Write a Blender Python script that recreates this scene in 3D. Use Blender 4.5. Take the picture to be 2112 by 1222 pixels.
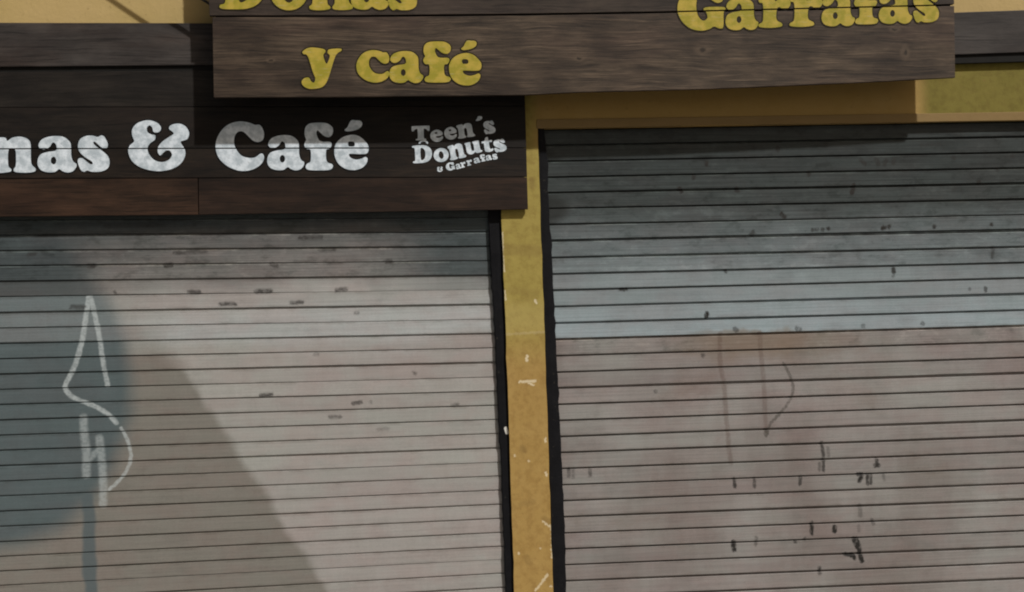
import bpy, bmesh, math, random
from mathutils import Vector, Matrix
from mathutils.geometry import tessellate_polygon
import numpy as np

random.seed(7)
for o in list(bpy.data.objects):
    bpy.data.objects.remove(o)
SC = bpy.context.scene
COL = SC.collection

# ------------------------------------------------------------------ camera
PW, PH = 2112.0, 1222.0          # photograph size, used to turn photo points into directions
FPX = 2000.0                     # focal length in photo pixels
YAW, ROLL = math.radians(6.0), math.radians(1.45)
DIST = 4.62
FWD = Vector((math.sin(YAW), math.cos(YAW), 0))
R0 = Vector((math.cos(YAW), -math.sin(YAW), 0))
U0 = Vector((0, 0, 1))
RC = R0 * math.cos(ROLL) - U0 * math.sin(ROLL)
UC = R0 * math.sin(ROLL) + U0 * math.cos(ROLL)
CPOS = Vector((0, 0, 1.79)) - FWD * DIST
cam = bpy.data.cameras.new('camera')
cam.sensor_width = 36
cam.lens = FPX / PW * 36
cam.clip_end = 2000
camo = bpy.data.objects.new('camera', cam)
camo.matrix_world = Matrix(((RC.x, UC.x, -FWD.x, CPOS.x), (RC.y, UC.y, -FWD.y, CPOS.y),
                            (RC.z, UC.z, -FWD.z, CPOS.z), (0, 0, 0, 1)))
COL.objects.link(camo)
SC.camera = camo
SC.render.resolution_x, SC.render.resolution_y = 1024, 592

# ------------------------------------------------------------------ sky, sun, exposure
# light falls down and to the left on the wall: per metre of stand-off, 0.95 m left and 1.6 m down
LDIR = Vector((-0.95, 1.0, -1.60)).normalized()
SUN_EL = math.asin(-LDIR.z)
SUN_AZ = math.atan2(-LDIR.x, -LDIR.y)      # clockwise from +Y
w = bpy.data.worlds.new('World')
SC.world = w
w.use_nodes = True
nt = w.node_tree
bg = nt.nodes['Background']
sky = nt.nodes.new('ShaderNodeTexSky')
sky.sky_type = 'NISHITA'
sky.sun_disc = False
sky.sun_elevation = SUN_EL
sky.sun_rotation = SUN_AZ
sky.air_density = 1.0
sky.dust_density = 4.0
sky.ozone_density = 0.5
tint = nt.nodes.new('ShaderNodeMix')
tint.data_type = 'RGBA'
tint.blend_type = 'MULTIPLY'
tint.inputs[0].default_value = 1.0
tint.inputs[7].default_value = (1.0, 0.87, 0.70, 1)     # warm glow of a town at night, the same all over
nt.links.new(sky.outputs[0], tint.inputs[6])
nt.links.new(tint.outputs[2], bg.inputs[0])
bg.inputs[1].default_value = 0.05
sun = bpy.data.lights.new('sun', 'SUN')
sun.energy = 3.4
sun.angle = math.radians(1.4)
sun.color = (1.0, 0.985, 0.955)
suno = bpy.data.objects.new('sun', sun)
suno.rotation_euler = LDIR.to_track_quat('-Z', 'Y').to_euler()
suno.location = (3, -4, 6)
COL.objects.link(suno)
SC.view_settings.view_transform = 'Standard'
SC.view_settings.look = 'None'
SC.view_settings.exposure = 0.0
SC.view_settings.gamma = 1.0
SC.cycles.filter_width = 2.0


# ------------------------------------------------------------------ helpers
def hit(px, py, Y=0.0):
    """where the line of sight through a photo point meets the vertical plane y = Y"""
    d = FWD + RC * ((px - PW / 2) / FPX) + UC * ((PH / 2 - py) / FPX)
    t = (Y - CPOS.y) / d.y
    p = CPOS + d * t
    return p.x, p.z


def link(name, me, mat=None, parent=None):
    o = bpy.data.objects.new(name, me)
    if mat is not None and me is not None:
        me.materials.clear()
        me.materials.append(mat)
    COL.objects.link(o)
    o.parent = parent
    return o


def empty(name, loc=(0, 0, 0), label=None, cat=None, group=None):
    o = bpy.data.objects.new(name, None)
    o.location = loc
    o.empty_display_size = 0.1
    COL.objects.link(o)
    if label:
        o['label'] = label
        o['category'] = cat
    if group:
        o['group'] = group
    return o


def prism(pts, y0, y1, bevel=0.0):
    """extrude the outline pts (x, z) from the front y0 back to y1"""
    bm = bmesh.new()
    f = [bm.verts.new((x, y0, z)) for x, z in pts]
    b = [bm.verts.new((x, y1, z)) for x, z in pts]
    bm.faces.new(f)
    bm.faces.new(b[::-1])
    n = len(pts)
    for i in range(n):
        j = (i + 1) % n
        bm.faces.new((f[j], f[i], b[i], b[j]))
    bmesh.ops.recalc_face_normals(bm, faces=bm.faces[:])
    if bevel:
        ed = [e for e in bm.edges if abs(e.verts[0].co.y - y0) < 1e-6 and abs(e.verts[1].co.y - y0) < 1e-6]
        bmesh.ops.bevel(bm, geom=ed, offset=bevel, segments=2, affect='EDGES', profile=0.6)
    big = [fc for fc in bm.faces if len(fc.verts) > 4]
    bmesh.ops.triangulate(bm, faces=big)
    me = bpy.data.meshes.new('outline')
    bm.to_mesh(me)
    bm.free()
    return me


def box(x0, x1, y0, y1, z0, z1, bevel=0.0):
    return prism([(x0, z0), (x1, z0), (x1, z1), (x0, z1)], y0, y1, bevel)


def tube(points, r, n=10):
    bm = bmesh.new()
    rings = []
    for i, p in enumerate(points):
        a = points[max(0, i - 1)]
        b = points[min(len(points) - 1, i + 1)]
        t = (Vector(b) - Vector(a)).normalized()
        u = t.orthogonal().normalized()
        v = t.cross(u)
        rings.append([bm.verts.new(Vector(p) + (u * math.cos(k * 2 * math.pi / n) + v * math.sin(k * 2 * math.pi / n)) * r)
                      for k in range(n)])
    for a, b in zip(rings, rings[1:]):
        for k in range(n):
            f = bm.faces.new((a[k], a[(k + 1) % n], b[(k + 1) % n], b[k]))
            f.smooth = True
    bm.faces.new(rings[0][::-1])
    bm.faces.new(rings[-1])
    bmesh.ops.recalc_face_normals(bm, faces=bm.faces[:])
    me = bpy.data.meshes.new('tube')
    bm.to_mesh(me)
    bm.free()
    return me


# ------------------------------------------------------------------ node helpers
class NT:
    def __init__(self, name, rough=0.6, spec=0.3):
        self.m = bpy.data.materials.new(name)
        self.m.use_nodes = True
        self.t = self.m.node_tree
        self.b = self.t.nodes['Principled BSDF']
        self.b.inputs['Roughness'].default_value = rough
        self.b.inputs['Specular IOR Level'].default_value = spec
        self.pos = self.n('ShaderNodeNewGeometry').outputs['Position']

    def n(self, kind, **kw):
        x = self.t.nodes.new(kind)
        for k, v in kw.items():
            setattr(x, k, v)
        return x

    def put(self, sock, v):
        if hasattr(v, 'is_linked'):
            self.t.links.new(v, sock)
        elif isinstance(v, (tuple, list)) and len(v) == 3 and sock.type == 'RGBA':
            sock.default_value = (*v, 1)
        else:
            sock.default_value = v

    def math(self, op, a, b=0.0, c=None, clamp=False):
        x = self.n('ShaderNodeMath', operation=op, use_clamp=clamp)
        self.put(x.inputs[0], a)
        self.put(x.inputs[1], b)
        if c is not None:
            self.put(x.inputs[2], c)
        return x.outputs[0]

    def vmath(self, op, a, b):
        x = self.n('ShaderNodeVectorMath', operation=op)
        self.put(x.inputs[0], a)
        self.put(x.inputs[1], b)
        return x.outputs['Value'] if op in ('LENGTH', 'DOT_PRODUCT', 'DISTANCE') else x.outputs[0]

    def mix(self, f, a, b, mode='MIX'):
        x = self.n('ShaderNodeMix', data_type='RGBA', blend_type=mode)
        self.put(x.inputs[0], f)
        self.put(x.inputs[6], a)
        self.put(x.inputs[7], b)
        return x.outputs[2]

    def noise(self, scale, detail=3.0, stretch=(1, 1, 1), off=(0, 0, 0), rough=0.55):
        v = self.vmath('ADD', self.vmath('MULTIPLY', self.pos, stretch), off)
        x = self.n('ShaderNodeTexNoise')
        self.put(x.inputs['Vector'], v)
        x.inputs['Scale'].default_value = scale
        x.inputs['Detail'].default_value = detail
        x.inputs['Roughness'].default_value = rough
        return x.outputs['Fac']

    def ramp(self, f, lo, hi, a=0.0, b=1.0):
        x = self.n('ShaderNodeMapRange', interpolation_type='SMOOTHSTEP')
        self.put(x.inputs[0], f)
        for k, v in ((1, lo), (2, hi), (3, a), (4, b)):
            self.put(x.inputs[k], v)
        return x.outputs[0]

    def bump(self, h, strength=0.3, dist=0.003):
        x = self.n('ShaderNodeBump')
        x.inputs['Strength'].default_value = strength
        x.inputs['Distance'].default_value = dist
        self.put(x.inputs['Height'], h)
        self.t.links.new(x.outputs[0], self.b.inputs['Normal'])

    def color(self, c):
        self.put(self.b.inputs['Base Color'], c)

    def stroke(self, P, a, b, wid, soft):
        g = self.n('ShaderNodeGroup')
        g.node_tree = stroke_group()
        self.put(g.inputs[0], P)
        g.inputs[1].default_value = (a[0], 0, a[1])
        g.inputs[2].default_value = (b[0], 0, b[1])
        g.inputs[3].default_value = wid
        g.inputs[4].default_value = soft
        return g.outputs[0]

    def strokes(self, P, segs, brk=None):
        out = None
        for a, b, wid, soft, amt in segs:
            s = self.stroke(P, a, b, wid, soft)
            if amt != 1.0:
                s = self.math('MULTIPLY', s, amt)
            out = s if out is None else self.math('MAXIMUM', out, s)
        if brk is not None:
            out = self.math('MULTIPLY', out, brk, clamp=True)
        return out


_SG = []


def stroke_group():
    """distance from a point to a line segment in the wall's plane, as a soft-edged mark"""
    if _SG:
        return _SG[0]
    g = bpy.data.node_groups.new('stroke', 'ShaderNodeTree')
    for nm, ty in (('P', 'NodeSocketVector'), ('A', 'NodeSocketVector'), ('B', 'NodeSocketVector'),
                   ('W', 'NodeSocketFloat'), ('S', 'NodeSocketFloat')):
        g.interface.new_socket(nm, in_out='INPUT', socket_type=ty)
    g.interface.new_socket('Fac', in_out='OUTPUT', socket_type='NodeSocketFloat')
    gi = g.nodes.new('NodeGroupInput')
    go = g.nodes.new('NodeGroupOutput')

    def vm(op, a, b=None, s=None):
        x = g.nodes.new('ShaderNodeVectorMath')
        x.operation = op
        g.links.new(a, x.inputs[0])
        if b is not None:
            g.links.new(b, x.inputs[1])
        if s is not None:
            g.links.new(s, x.inputs['Scale'])
        return x.outputs['Value'] if op in ('LENGTH', 'DOT_PRODUCT') else x.outputs[0]

    flat = g.nodes.new('ShaderNodeVectorMath')
    flat.operation = 'MULTIPLY'
    g.links.new(gi.outputs[0], flat.inputs[0])
    flat.inputs[1].default_value = (1, 0, 1)
    ap = vm('SUBTRACT', flat.outputs[0], gi.outputs[1])
    ab = vm('SUBTRACT', gi.outputs[2], gi.outputs[1])
    d = g.nodes.new('ShaderNodeMath')
    d.operation = 'DIVIDE'
    d.use_clamp = True
    g.links.new(vm('DOT_PRODUCT', ap, ab), d.inputs[0])
    g.links.new(vm('DOT_PRODUCT', ab, ab), d.inputs[1])
    dist = vm('LENGTH', vm('SUBTRACT', ap, vm('SCALE', ab, s=d.outputs[0])))
    su = g.nodes.new('ShaderNodeMath')
    su.operation = 'ADD'
    g.links.new(gi.outputs[3], su.inputs[0])
    g.links.new(gi.outputs[4], su.inputs[1])
    mr = g.nodes.new('ShaderNodeMapRange')
    mr.interpolation_type = 'SMOOTHSTEP'
    g.links.new(dist, mr.inputs[0])
    g.links.new(gi.outputs[3], mr.inputs[1])
    g.links.new(su.outputs[0], mr.inputs[2])
    mr.inputs[3].default_value = 1
    mr.inputs[4].default_value = 0
    g.links.new(mr.outputs[0], go.inputs[0])
    _SG.append(g)
    return g


PXM = DIST / FPX            # metres to one photo pixel on the wall


def segs_px(poly, wid, soft, amt=1.0, Y=0.03):
    """a polyline of photo points -> world segments (width and softness in photo pixels)"""
    if len(poly) > 3:                      # round the bends
        Q = [poly[0]] + list(poly) + [poly[-1]]
        out = []
        for i in range(1, len(Q) - 2):
            p0, p1, p2, p3 = (np.array(q, float) for q in Q[i - 1:i + 3])
            for t in (0, 0.5):
                out.append(tuple(0.5 * ((2 * p1) + (-p0 + p2) * t + (2 * p0 - 5 * p1 + 4 * p2 - p3) * t * t + (-p0 + 3 * p1 - 3 * p2 + p3) * t ** 3)))
        poly = out + [tuple(Q[-1])]
    P = [hit(x, y, Y) for x, y in poly]
    if len(P) == 1:
        P = P * 2
        P[1] = (P[1][0] + 1e-4, P[1][1])
    return [(a, b, wid * PXM, soft * PXM, amt) for a, b in zip(P, P[1:])]


# ------------------------------------------------------------------ setting: ground
def mat_pavement():
    m = NT('pavement_concrete', 0.85)
    n = m.noise(3.0, 6)
    m.color(m.mix(n, (0.16, 0.15, 0.14), (0.3, 0.28, 0.26)))
    m.bump(m.noise(60, 3), 0.3, 0.003)
    return m.m


def mat_asphalt():
    m = NT('asphalt', 0.9)
    m.color(m.mix(m.noise(40, 4), (0.035, 0.035, 0.035), (0.07, 0.068, 0.065)))
    m.bump(m.noise(120, 2), 0.5, 0.004)
    return m.m


gp = link('road', box(-400, 400, -400, -3.6, -0.32, -0.12), mat_asphalt())
gp['kind'] = 'structure'
gp = link('pavement', box(-60, 60, -3.45, 0.6, -0.3, 0.0, 0.004), mat_pavement())
gp['kind'] = 'structure'
gp = link('kerb', box(-60, 60, -3.6, -3.452, -0.3, 0.004, 0.01), mat_pavement())
gp['kind'] = 'structure'


# ------------------------------------------------------------------ the building
def mat_wall():
    m = NT('yellow_ochre_paint', 0.75, 0.25)
    sep = m.n('ShaderNodeSeparateXYZ')
    m.put(sep.inputs[0], m.pos)
    big = m.noise(1.6, 4)
    mid = m.noise(9, 5, off=(3, 0, 1))
    olive = m.mix(mid, (0.335, 0.262, 0.062), (0.42, 0.33, 0.09))
    ochre = m.mix(mid, (0.38, 0.238, 0.066), (0.46, 0.305, 0.105))
    # ochre low down, blending into olive above an uneven line on the pillar
    zl = hit(1085, 690)[1]
    edge = m.math('ADD', sep.outputs[2], m.math('MULTIPLY', m.math('SUBTRACT', m.noise(14, 3), 0.5), 0.05))
    c = m.mix(m.ramp(edge, zl - 0.2, zl + 0.1), ochre, olive)
    # right bay toned to a dingier olive: weaker lamp light painted in
    xr = hit(1500, 200)[0]
    c = m.mix(m.math('MULTIPLY', m.ramp(sep.outputs[0], xr - 0.3, xr + 0.5), m.ramp(big, 0.1, 0.5, 0.8, 1.0)), c, m.mix(mid, (0.17, 0.142, 0.022), (0.22, 0.182, 0.038)))
    mott = m.noise(24, 5, off=(5, 5, 5), rough=0.65)
    c = m.mix(m.ramp(mott, 0.42, 0.66, 0, .6), c, m.mix(1.0, c, (0.72, 0.66, 0.6), 'MULTIPLY'))
    # lintel strip over the right shutter: the sign shadow's orange hue painted in
    xa, xb = hit(1096, 230)[0], hit(1900, 230)[0]
    fx = m.math('MULTIPLY', m.ramp(sep.outputs[0], xa - 0.02, xa + 0.05), m.ramp(sep.outputs[0], xb + .06, xb - 0.04))
    zt = hit(1085, 300)[1]
    fx = m.math('MULTIPLY', fx, m.ramp(sep.outputs[2], zt - 0.05, zt + 0.02))
    c = m.mix(fx, c, ochre)
    # paler plaster high on the wall
    xl = hit(435, 20)[0]
    zh = hit(300, 90)[1]
    pale = m.mix(mid, (0.48, 0.35, 0.14), (0.58, 0.42, 0.19))
    up = m.ramp(sep.outputs[2], zh, zh + 0.05)
    c = m.mix(m.math('MULTIPLY', up, m.ramp(big, 0.2, 0.6, 0.65, 1.0)), c, pale)
    zp = hit(1085, 655)[1]
    c = m.mix(m.math('MULTIPLY', m.ramp(m.math('ABSOLUTE', m.math('SUBTRACT', edge, zp)), 0.11, 0.03), 0.35), c, (0.52, 0.41, 0.15))
    # dirt and grime spots
    g = m.ramp(m.noise(30, 6, off=(9, 2, 4)), 0.6, 0.78)
    c = m.mix(m.math('MULTIPLY', g, 0.55), c, (0.22, 0.13, 0.04))
    wob = m.n('ShaderNodeTexNoise')
    m.put(wob.inputs['Vector'], m.pos)
    wob.inputs['Scale'].default_value = 95
    wob.inputs['Detail'].default_value = 4
    P = m.vmath('ADD', m.pos, m.vmath('MULTIPLY', m.vmath('SUBTRACT', wob.outputs['Color'], (0.5, 0.5, 0.5)), (0.02,) * 3))
    dk = []
    for pl, wd, am in (([(1078, 925), (1080, 930)], 3, .6), ([(1096, 372), (1098, 384)], 4, .55),
                       ([(1055, 600), (1105, 604)], 7, .25), ([(1040, 515), (1108, 518)], 14, .35),
                       ([(1075, 1040), (1100, 1036)], 2, .35), ([(1122, 1070), (1136, 1078)], 2, .5),
                       ([(1086, 1150), (1090, 1160)], 4, .4)):
        dk += segs_px(pl, wd * .5, 9, am * .8, 0.0)
    c = m.mix(m.strokes(P, dk), c, (0.2, 0.125, 0.04))
    wh = []
    for pl, wd, am in (([(1087, 735), (1087, 744)], 2.5, .9), ([(1072, 788), (1090, 787), (1104, 786)], 2.5, .8),
                       ([(1090, 791), (1100, 794)], 1.5, .8), ([(1104, 620), (1106, 626)], 2.2, .8),
                       ([(1104, 1218), (1117, 1203), (1129, 1186)], 2, .7), ([(1134, 1084), (1138, 1096), (1139, 1150)], 1.4, .75),
                       ([(1125, 905), (1125, 911)], 1.8, .8), ([(1126, 975), (1127, 981)], 1.8, .8),
                       ([(1120, 1076), (1132, 1086)], 1.2, .7), ([(1091, 951)], 2, .6), ([(1070, 1142)], 2, .7),
                       ([(1115, 1132)], 2, .6), ([(1062, 941)], 2, .7), ([(1036, 480), (1037, 530), (1040, 560)], 1.2, .75),
                       ([(1041, 600), (1043, 618)], 1.4, .7), ([(1136, 1210)], 2, .7), ([(1045, 690), (1128, 685)], 2.5, .15)):
        wh += segs_px(pl, wd * .55, 2.6, am * .85, 0.0)
    c = m.mix(m.strokes(P, wh), c, (0.82, 0.72, 0.5))
    m.color(c)
    h = m.math('ADD', m.noise(45, 5), m.math('MULTIPLY', m.noise(8, 3, off=(1, 1, 1)), 1.5))
    m.bump(h, 0.28, 0.004)
    return m.m


OX0, OX1 = -5.2, 5.6          # far jambs of the two shutter openings
rng = random.Random(3)


def jag(p, q, n, amp):
    """points from p to q with a slightly uneven edge"""
    out = []
    for i in range(n + 1):
        t = i / n
        j = 0 if i in (0, n) else rng.uniform(-amp, amp)
        out.append((p[0] + (q[0] - p[0]) * t + j, p[1] + (q[1] - p[1]) * t))
    return out


def down(pa, pb, z):
    """follow the line pa -> pb to the height z"""
    t = (z - pa[1]) / (pb[1] - pa[1])
    return pa[0] + (pb[0] - pa[0]) * t, z


Lt, Lb = hit(1034, 428), hit(1061, 1222)
Rt, Rb = hit(1109, 265), hit(1141, 1222)
L0, Rr0 = down(Lt, Lb, 0.0), down(Rt, Rb, 0.0)
zr_far = hit(2112, 248)[1]
zr_end = Rt[1] + (zr_far - Rt[1]) * (OX1 - Rt[0]) / (hit(2112, 248)[0] - Rt[0])
outline = [(-7.5, 0), (-7.5, 5.2), (8.0, 5.2), (8.0, 0), (OX1, 0), (OX1, zr_end)]
outline += jag(Rt, Rr0, 34, 0.0022)
outline += jag(L0, Lt, 34, 0.0022)
outline += [(OX0, Lt[1] + 0.01), (OX0, 0)]
bld = empty('shop_building', (0, 0, 0),
            'yellow ochre plaster shopfront wall with narrow pillar between two roller shutters', 'building')
MW = mat_wall()
link('wall', prism(outline, 0.0, 0.3), MW, bld)


def ellipse_mask(m, P, c, rx, ry, soft, Y=0.03):
    cx, cz = hit(c[0], c[1], Y)
    v = m.vmath('MULTIPLY', m.vmath('SUBTRACT', P, (cx, 0, cz)), (1 / (rx * PXM), 0, 1 / (ry * PXM)))
    return m.ramp(m.vmath('LENGTH', v, (0, 0, 0)), 1 + soft, 1 - soft)


def wobble(m, scale, amp, st=(1, 1, 1)):
    x = m.n('ShaderNodeTexNoise')
    m.put(x.inputs['Vector'], m.pos)
    x.inputs['Scale'].default_value = scale
    x.inputs['Detail'].default_value = 3
    return m.vmath('ADD', m.pos, m.vmath('MULTIPLY', m.vmath('SUBTRACT', x.outputs['Color'], (0.5, 0.5, 0.5)), tuple(amp * q for q in st)))


KY = -0.15


def mat_wood(name, dark, light, seed, red=(0.1, 0.05, 0.03), redamt=0.3, pale=0.25, gscale=1.0, knots=()):
    m = NT(name, 0.62, 0.25)
    off = (seed * 3.1, seed * 1.7, seed * 5.3)
    warp = m.noise(1.4, 2, (1, 1, 2.0), off)
    p_true = m.pos
    bend = m.n('ShaderNodeCombineXYZ')
    m.put(bend.inputs[2], m.math('MULTIPLY', m.math('SUBTRACT', m.noise(1.7, 3, (0.8, 1, 2.5), off), 0.5), 0.07))
    m.put(bend.inputs[0], m.math('MULTIPLY', m.noise(2.3, 2, (1, 1, 1), off), 0.12))
    m.pos = m.vmath('ADD', m.pos, bend.outputs[0])
    g1 = m.noise(7 * gscale, 7, (0.55, 1, 3.0), off, 0.7)
    g2 = m.noise(40 * gscale, 5, (0.12, 1, 4.0), (off[1], off[0], off[2]), 0.6)
    g3 = m.noise(2.2, 4, (0.6, 1, 2.2), (off[2], 1, off[0]))
    c = m.mix(m.ramp(g1, 0.3, 0.72), dark, light)
    c = m.mix(m.math('MULTIPLY', m.ramp(g3, 0.45, 0.7), redamt), c, red)
    c = m.mix(m.math('MULTIPLY', m.ramp(g2, 0.52, 0.75), pale), c, tuple(min(1, v * 2.2) for v in light))
    c = m.mix(m.math('MULTIPLY', m.ramp(g2, 0.48, 0.32), 0.6), c, tuple(v * 0.35 for v in dark))
    c = m.mix(m.math('MULTIPLY', m.ramp(warp, 0.5, 0.75), 0.3), c, tuple(v * 0.5 for v in dark))
    m.pos = p_true
    blot = m.noise(4.0, 6, (0.7, 1, 1.4), (off[1], 4, off[0]))
    c = m.mix(m.ramp(blot, 0.40, 0.62, 0, 0.75), c, m.mix(1.0, c, (0.48, 0.46, 0.47), 'MULTIPLY'))
    if knots:
        P = wobble(m, 26, 0.035)
        for (kx, ky), rx, ry in knots:
            ring = ellipse_mask(m, P, (kx, ky), rx, ry, 0.5, KY)
            core = ellipse_mask(m, P, (kx, ky), rx * .45, ry * .45, 0.5, KY)
            c = m.mix(m.math('MULTIPLY', ring, 0.45), c, tuple(v * 1.25 for v in light))
            c = m.mix(m.math('MULTIPLY', core, 0.8), c, tuple(v * 0.4 for v in dark))
    m.color(c)
    m.bump(m.math('ADD', g2, m.math('MULTIPLY', g1, 0.7)), 0.35, 0.002)
    return m


BEAM_Y = -0.034
top = [(-1600, 56), (0, 47), (435, 48), (1968, 26), (2112, 21), (3000, -6)]
bot = [(3000, 80), (2112, 108), (1968, 113), (435, 134), (0, 138), (-1600, 152)]
mb = mat_wood('grey_brown_painted_timber', (0.040, 0.034, 0.031), (0.078, 0.068, 0.062), 2.3, redamt=0.2, pale=0.12, gscale=0.7)
link('beam', prism([hit(x, y, BEAM_Y) for x, y in top + bot], BEAM_Y, -0.001, 0.003), mb.m, bld)

M_BACK0 = NT('beam_shadow_black', 0.7, 0.15)
M_BACK0.color(M_BACK0.mix(M_BACK0.noise(20, 4), (0.006, 0.006, 0.006), (0.016, 0.015, 0.013)))
fl = [(x, y - 3) for x, y in bot[::-1]] + [(3000, 99), (2112, 127), (1968, 131), (435, 149), (0, 153), (-1600, 167)]
link('beam_shadow_strip', prism([hit(x, y, -0.0235) for x, y in fl], -0.0235, -0.001), M_BACK0.m, bld)  # added black strip standing in for the shadow gap under the beam
tr = NT('lintel_trim_paint', 0.7, 0.2)
tr.color(tr.mix(tr.noise(12, 5, (0.3, 1, 1)), (0.22, 0.145, 0.055), (0.31, 0.21, 0.09)))
tr.bump(tr.noise(40, 4), 0.3, 0.003)
tp = [(1107, 247), (1500, 241), (2112, 231), (2700, 221), (2700, 239), (2112, 248.5), (1500, 258), (1107, 265)]
link('lintel_trim', prism([hit(x, y, -0.004) for x, y in tp], -0.004, 0.02, 0.002), tr.m, bld)

# cable that runs down the wall to the back of the wooden sign (only its shadow is in the picture)
mc = NT('black_cable_rubber', 0.6)
mc.color((0.02, 0.02, 0.02))
ca, cb = hit(100, -220, -0.118), hit(475, 36, -0.118)
pts = []
for i in range(13):
    t = i / 12
    pts.append((ca[0] + (cb[0] - ca[0]) * t, -0.01 - 0.108 * min(1, t * 3), ca[1] + (cb[1] - ca[1]) * t - 0.012 * math.sin(math.pi * t)))
cbl = link('cable', tube(pts, 0.006), mc.m)
cbl['label'] = 'black cable running slantwise down the wall to the wooden sign'
cbl['category'] = 'cable'


# ------------------------------------------------------------------ roller shutters
def slat_mesh(seed, gap, deep):
    """one nearly flat slat, 1 m long and 75 mm high, with the recessed hinge along its top"""
    r = random.Random(seed)
    g = 1.0 - gap
    prof = [(1.0, deep), (g, deep), (g - 0.002, 0.0006), (g - 0.012, 0.0), (0.5, -0.0002), (0.012, 0.0), (0.0, 0.0006),
            (-0.006, deep + 0.002), (-0.40, deep + 0.003)]
    bm = bmesh.new()
    N = 6
    rows = []
    for i in range(N + 1):
        dz = r.uniform(-0.0014, 0.0014) if 0 < i < N else 0
        dy = r.uniform(-0.0012, 0.0012)
        rows.append([bm.verts.new((i / N, y + dy, z * 0.075 + dz)) for z, y in prof])
    for a, b in zip(rows, rows[1:]):
        for k in range(len(prof) - 1):
            f = bm.faces.new((a[k], a[k + 1], b[k + 1], b[k]))
            f.smooth = False
    bmesh.ops.recalc_face_normals(bm, faces=bm.faces[:])
    me = bpy.data.meshes.new('slat')
    bm.to_mesh(me)
    bm.free()
    return me


# the mesh's open strip must face the street (-y)
SLATS = []
for s in range(8):
    me = slat_mesh(s, 0.105 if s < 4 else 0.15, 0.007 if s < 4 else 0.014)
    n = sum((p.normal.y * p.area for p in me.polygons))
    if n > 0:
        me.flip_normals()
    me.materials.append(None)
    SLATS.append(me)


def clip_segs(segs, z0, z1):
    return [s for s in segs if min(s[0][1], s[1][1]) - s[2] - s[3] - 0.03 < z1 and max(s[0][1], s[1][1]) + s[2] + s[3] + 0.03 > z0]


def slat_finish(m, c, grime, seed):
    """streaks, grain, small spots common to every slat"""
    st = m.noise(16, 5, (1, 1, 0.12), (seed, 0, seed), 0.7)
    c = m.mix(m.ramp(st, 0.35, 0.75, 0.0, 0.14), c, m.mix(1.0, c, (0.55, 0.5, 0.46), 'MULTIPLY'))
    hz = m.noise(30, 5, (0.05, 1, 4.0), (seed * 2, 0, 3), 0.7)
    c = m.mix(m.ramp(hz, 0.42, 0.62, 0.0, 0.10 + 0.65 * grime), c, m.mix(1.0, c, (0.45, 0.45, 0.45), 'MULTIPLY'))
    bl = m.noise(7, 6, (0.6, 1, 1.5), (2, seed, 5), 0.65)
    c = m.mix(m.ramp(bl, 0.5, 0.75, 0.0, 0.15 + 0.5 * grime), c, m.mix(1.0, c, (0.4, 0.42, 0.42), 'MULTIPLY'))
    tc = m.n('ShaderNodeTexCoord')
    sl = m.n('ShaderNodeSeparateXYZ')
    m.put(sl.inputs[0], tc.outputs['Object'])
    lip = m.math('ADD', m.ramp(sl.outputs[2], 0.013, 0.001), m.ramp(sl.outputs[2], 0.052, 0.064), clamp=True)
    lipn = m.ramp(m.noise(14, 5, (0.5, 1, 1), (seed, 3, 9), 0.7), 0.42, 0.68, 0.0, 0.35 + 0.3 * grime)
    c = m.mix(m.math('MULTIPLY', lip, lipn), c, m.mix(1.0, c, (0.42, 0.38, 0.34), 'MULTIPLY'))
    if grime > 0.3:                                # smeared dirt, and lip highlights painted along the rubbed top edges
        sm = m.noise(11, 7, (0.8, 1, 1.6), (seed * .2, 6, 1), 0.72)
        c = m.mix(m.ramp(sm, 0.52, 0.66, 0.0, 0.3 + 0.45 * grime), c, m.mix(1.0, c, (0.42, 0.45, 0.43), 'MULTIPLY'))
        c = m.mix(m.ramp(sm, 0.46, 0.34, 0.0, 0.3 + 0.4 * grime), c, m.mix(1.0, c, (1.5, 1.5, 1.48), 'MULTIPLY'))
        ed = m.math('MULTIPLY', m.ramp(sl.outputs[2], 0.0585, 0.0625), m.ramp(m.noise(5, 5, (0.8, 1, 1), (seed, 1, 4), 0.7), 0.45, 0.6))
        c = m.mix(m.math('MULTIPLY', ed, 0.7), c, m.mix(1.0, c, (2.2, 2.2, 2.1), 'MULTIPLY'))
    hue = m.noise(4.5, 4, (0.9, 1, 1.6), (7, seed * .3, 3), 0.6)
    c = m.mix(m.ramp(hue, 0.44, 0.66, 0.0, 0.45), c, m.mix(1.0, c, (0.95, 1.02, 1.0), 'MULTIPLY'))
    c = m.mix(m.ramp(hue, 0.54, 0.36, 0.0, 0.42), c, m.mix(1.0, c, (0.98, 0.88, 0.87), 'MULTIPLY'))
    gr = m.noise(260, 2, (0.5, 1, 1))
    c = m.mix(m.ramp(gr, 0.3, 0.7, 0.0, 0.22), c, m.mix(1.0, c, (0.6, 0.6, 0.6), 'MULTIPLY'))
    sp = m.noise(120, 2, (1, 1, 1), (seed, 7, 1))
    c = m.mix(m.ramp(sp, 0.74, 0.8, 0.0, 0.5), c, (0.07, 0.065, 0.06))
    return c


def line_y(tab, k):
    ks = np.array([t[0] for t in tab], float)
    ys = np.array([t[1] for t in tab], float)
    co = np.polyfit(ks, ys, 2)
    if ks.min() <= k <= ks.max():
        return float(np.interp(k, ks, ys)) * 0.6 + float(np.polyval(co, k)) * 0.4
    return float(np.polyval(co, k))


SH_Y = 0.03
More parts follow.
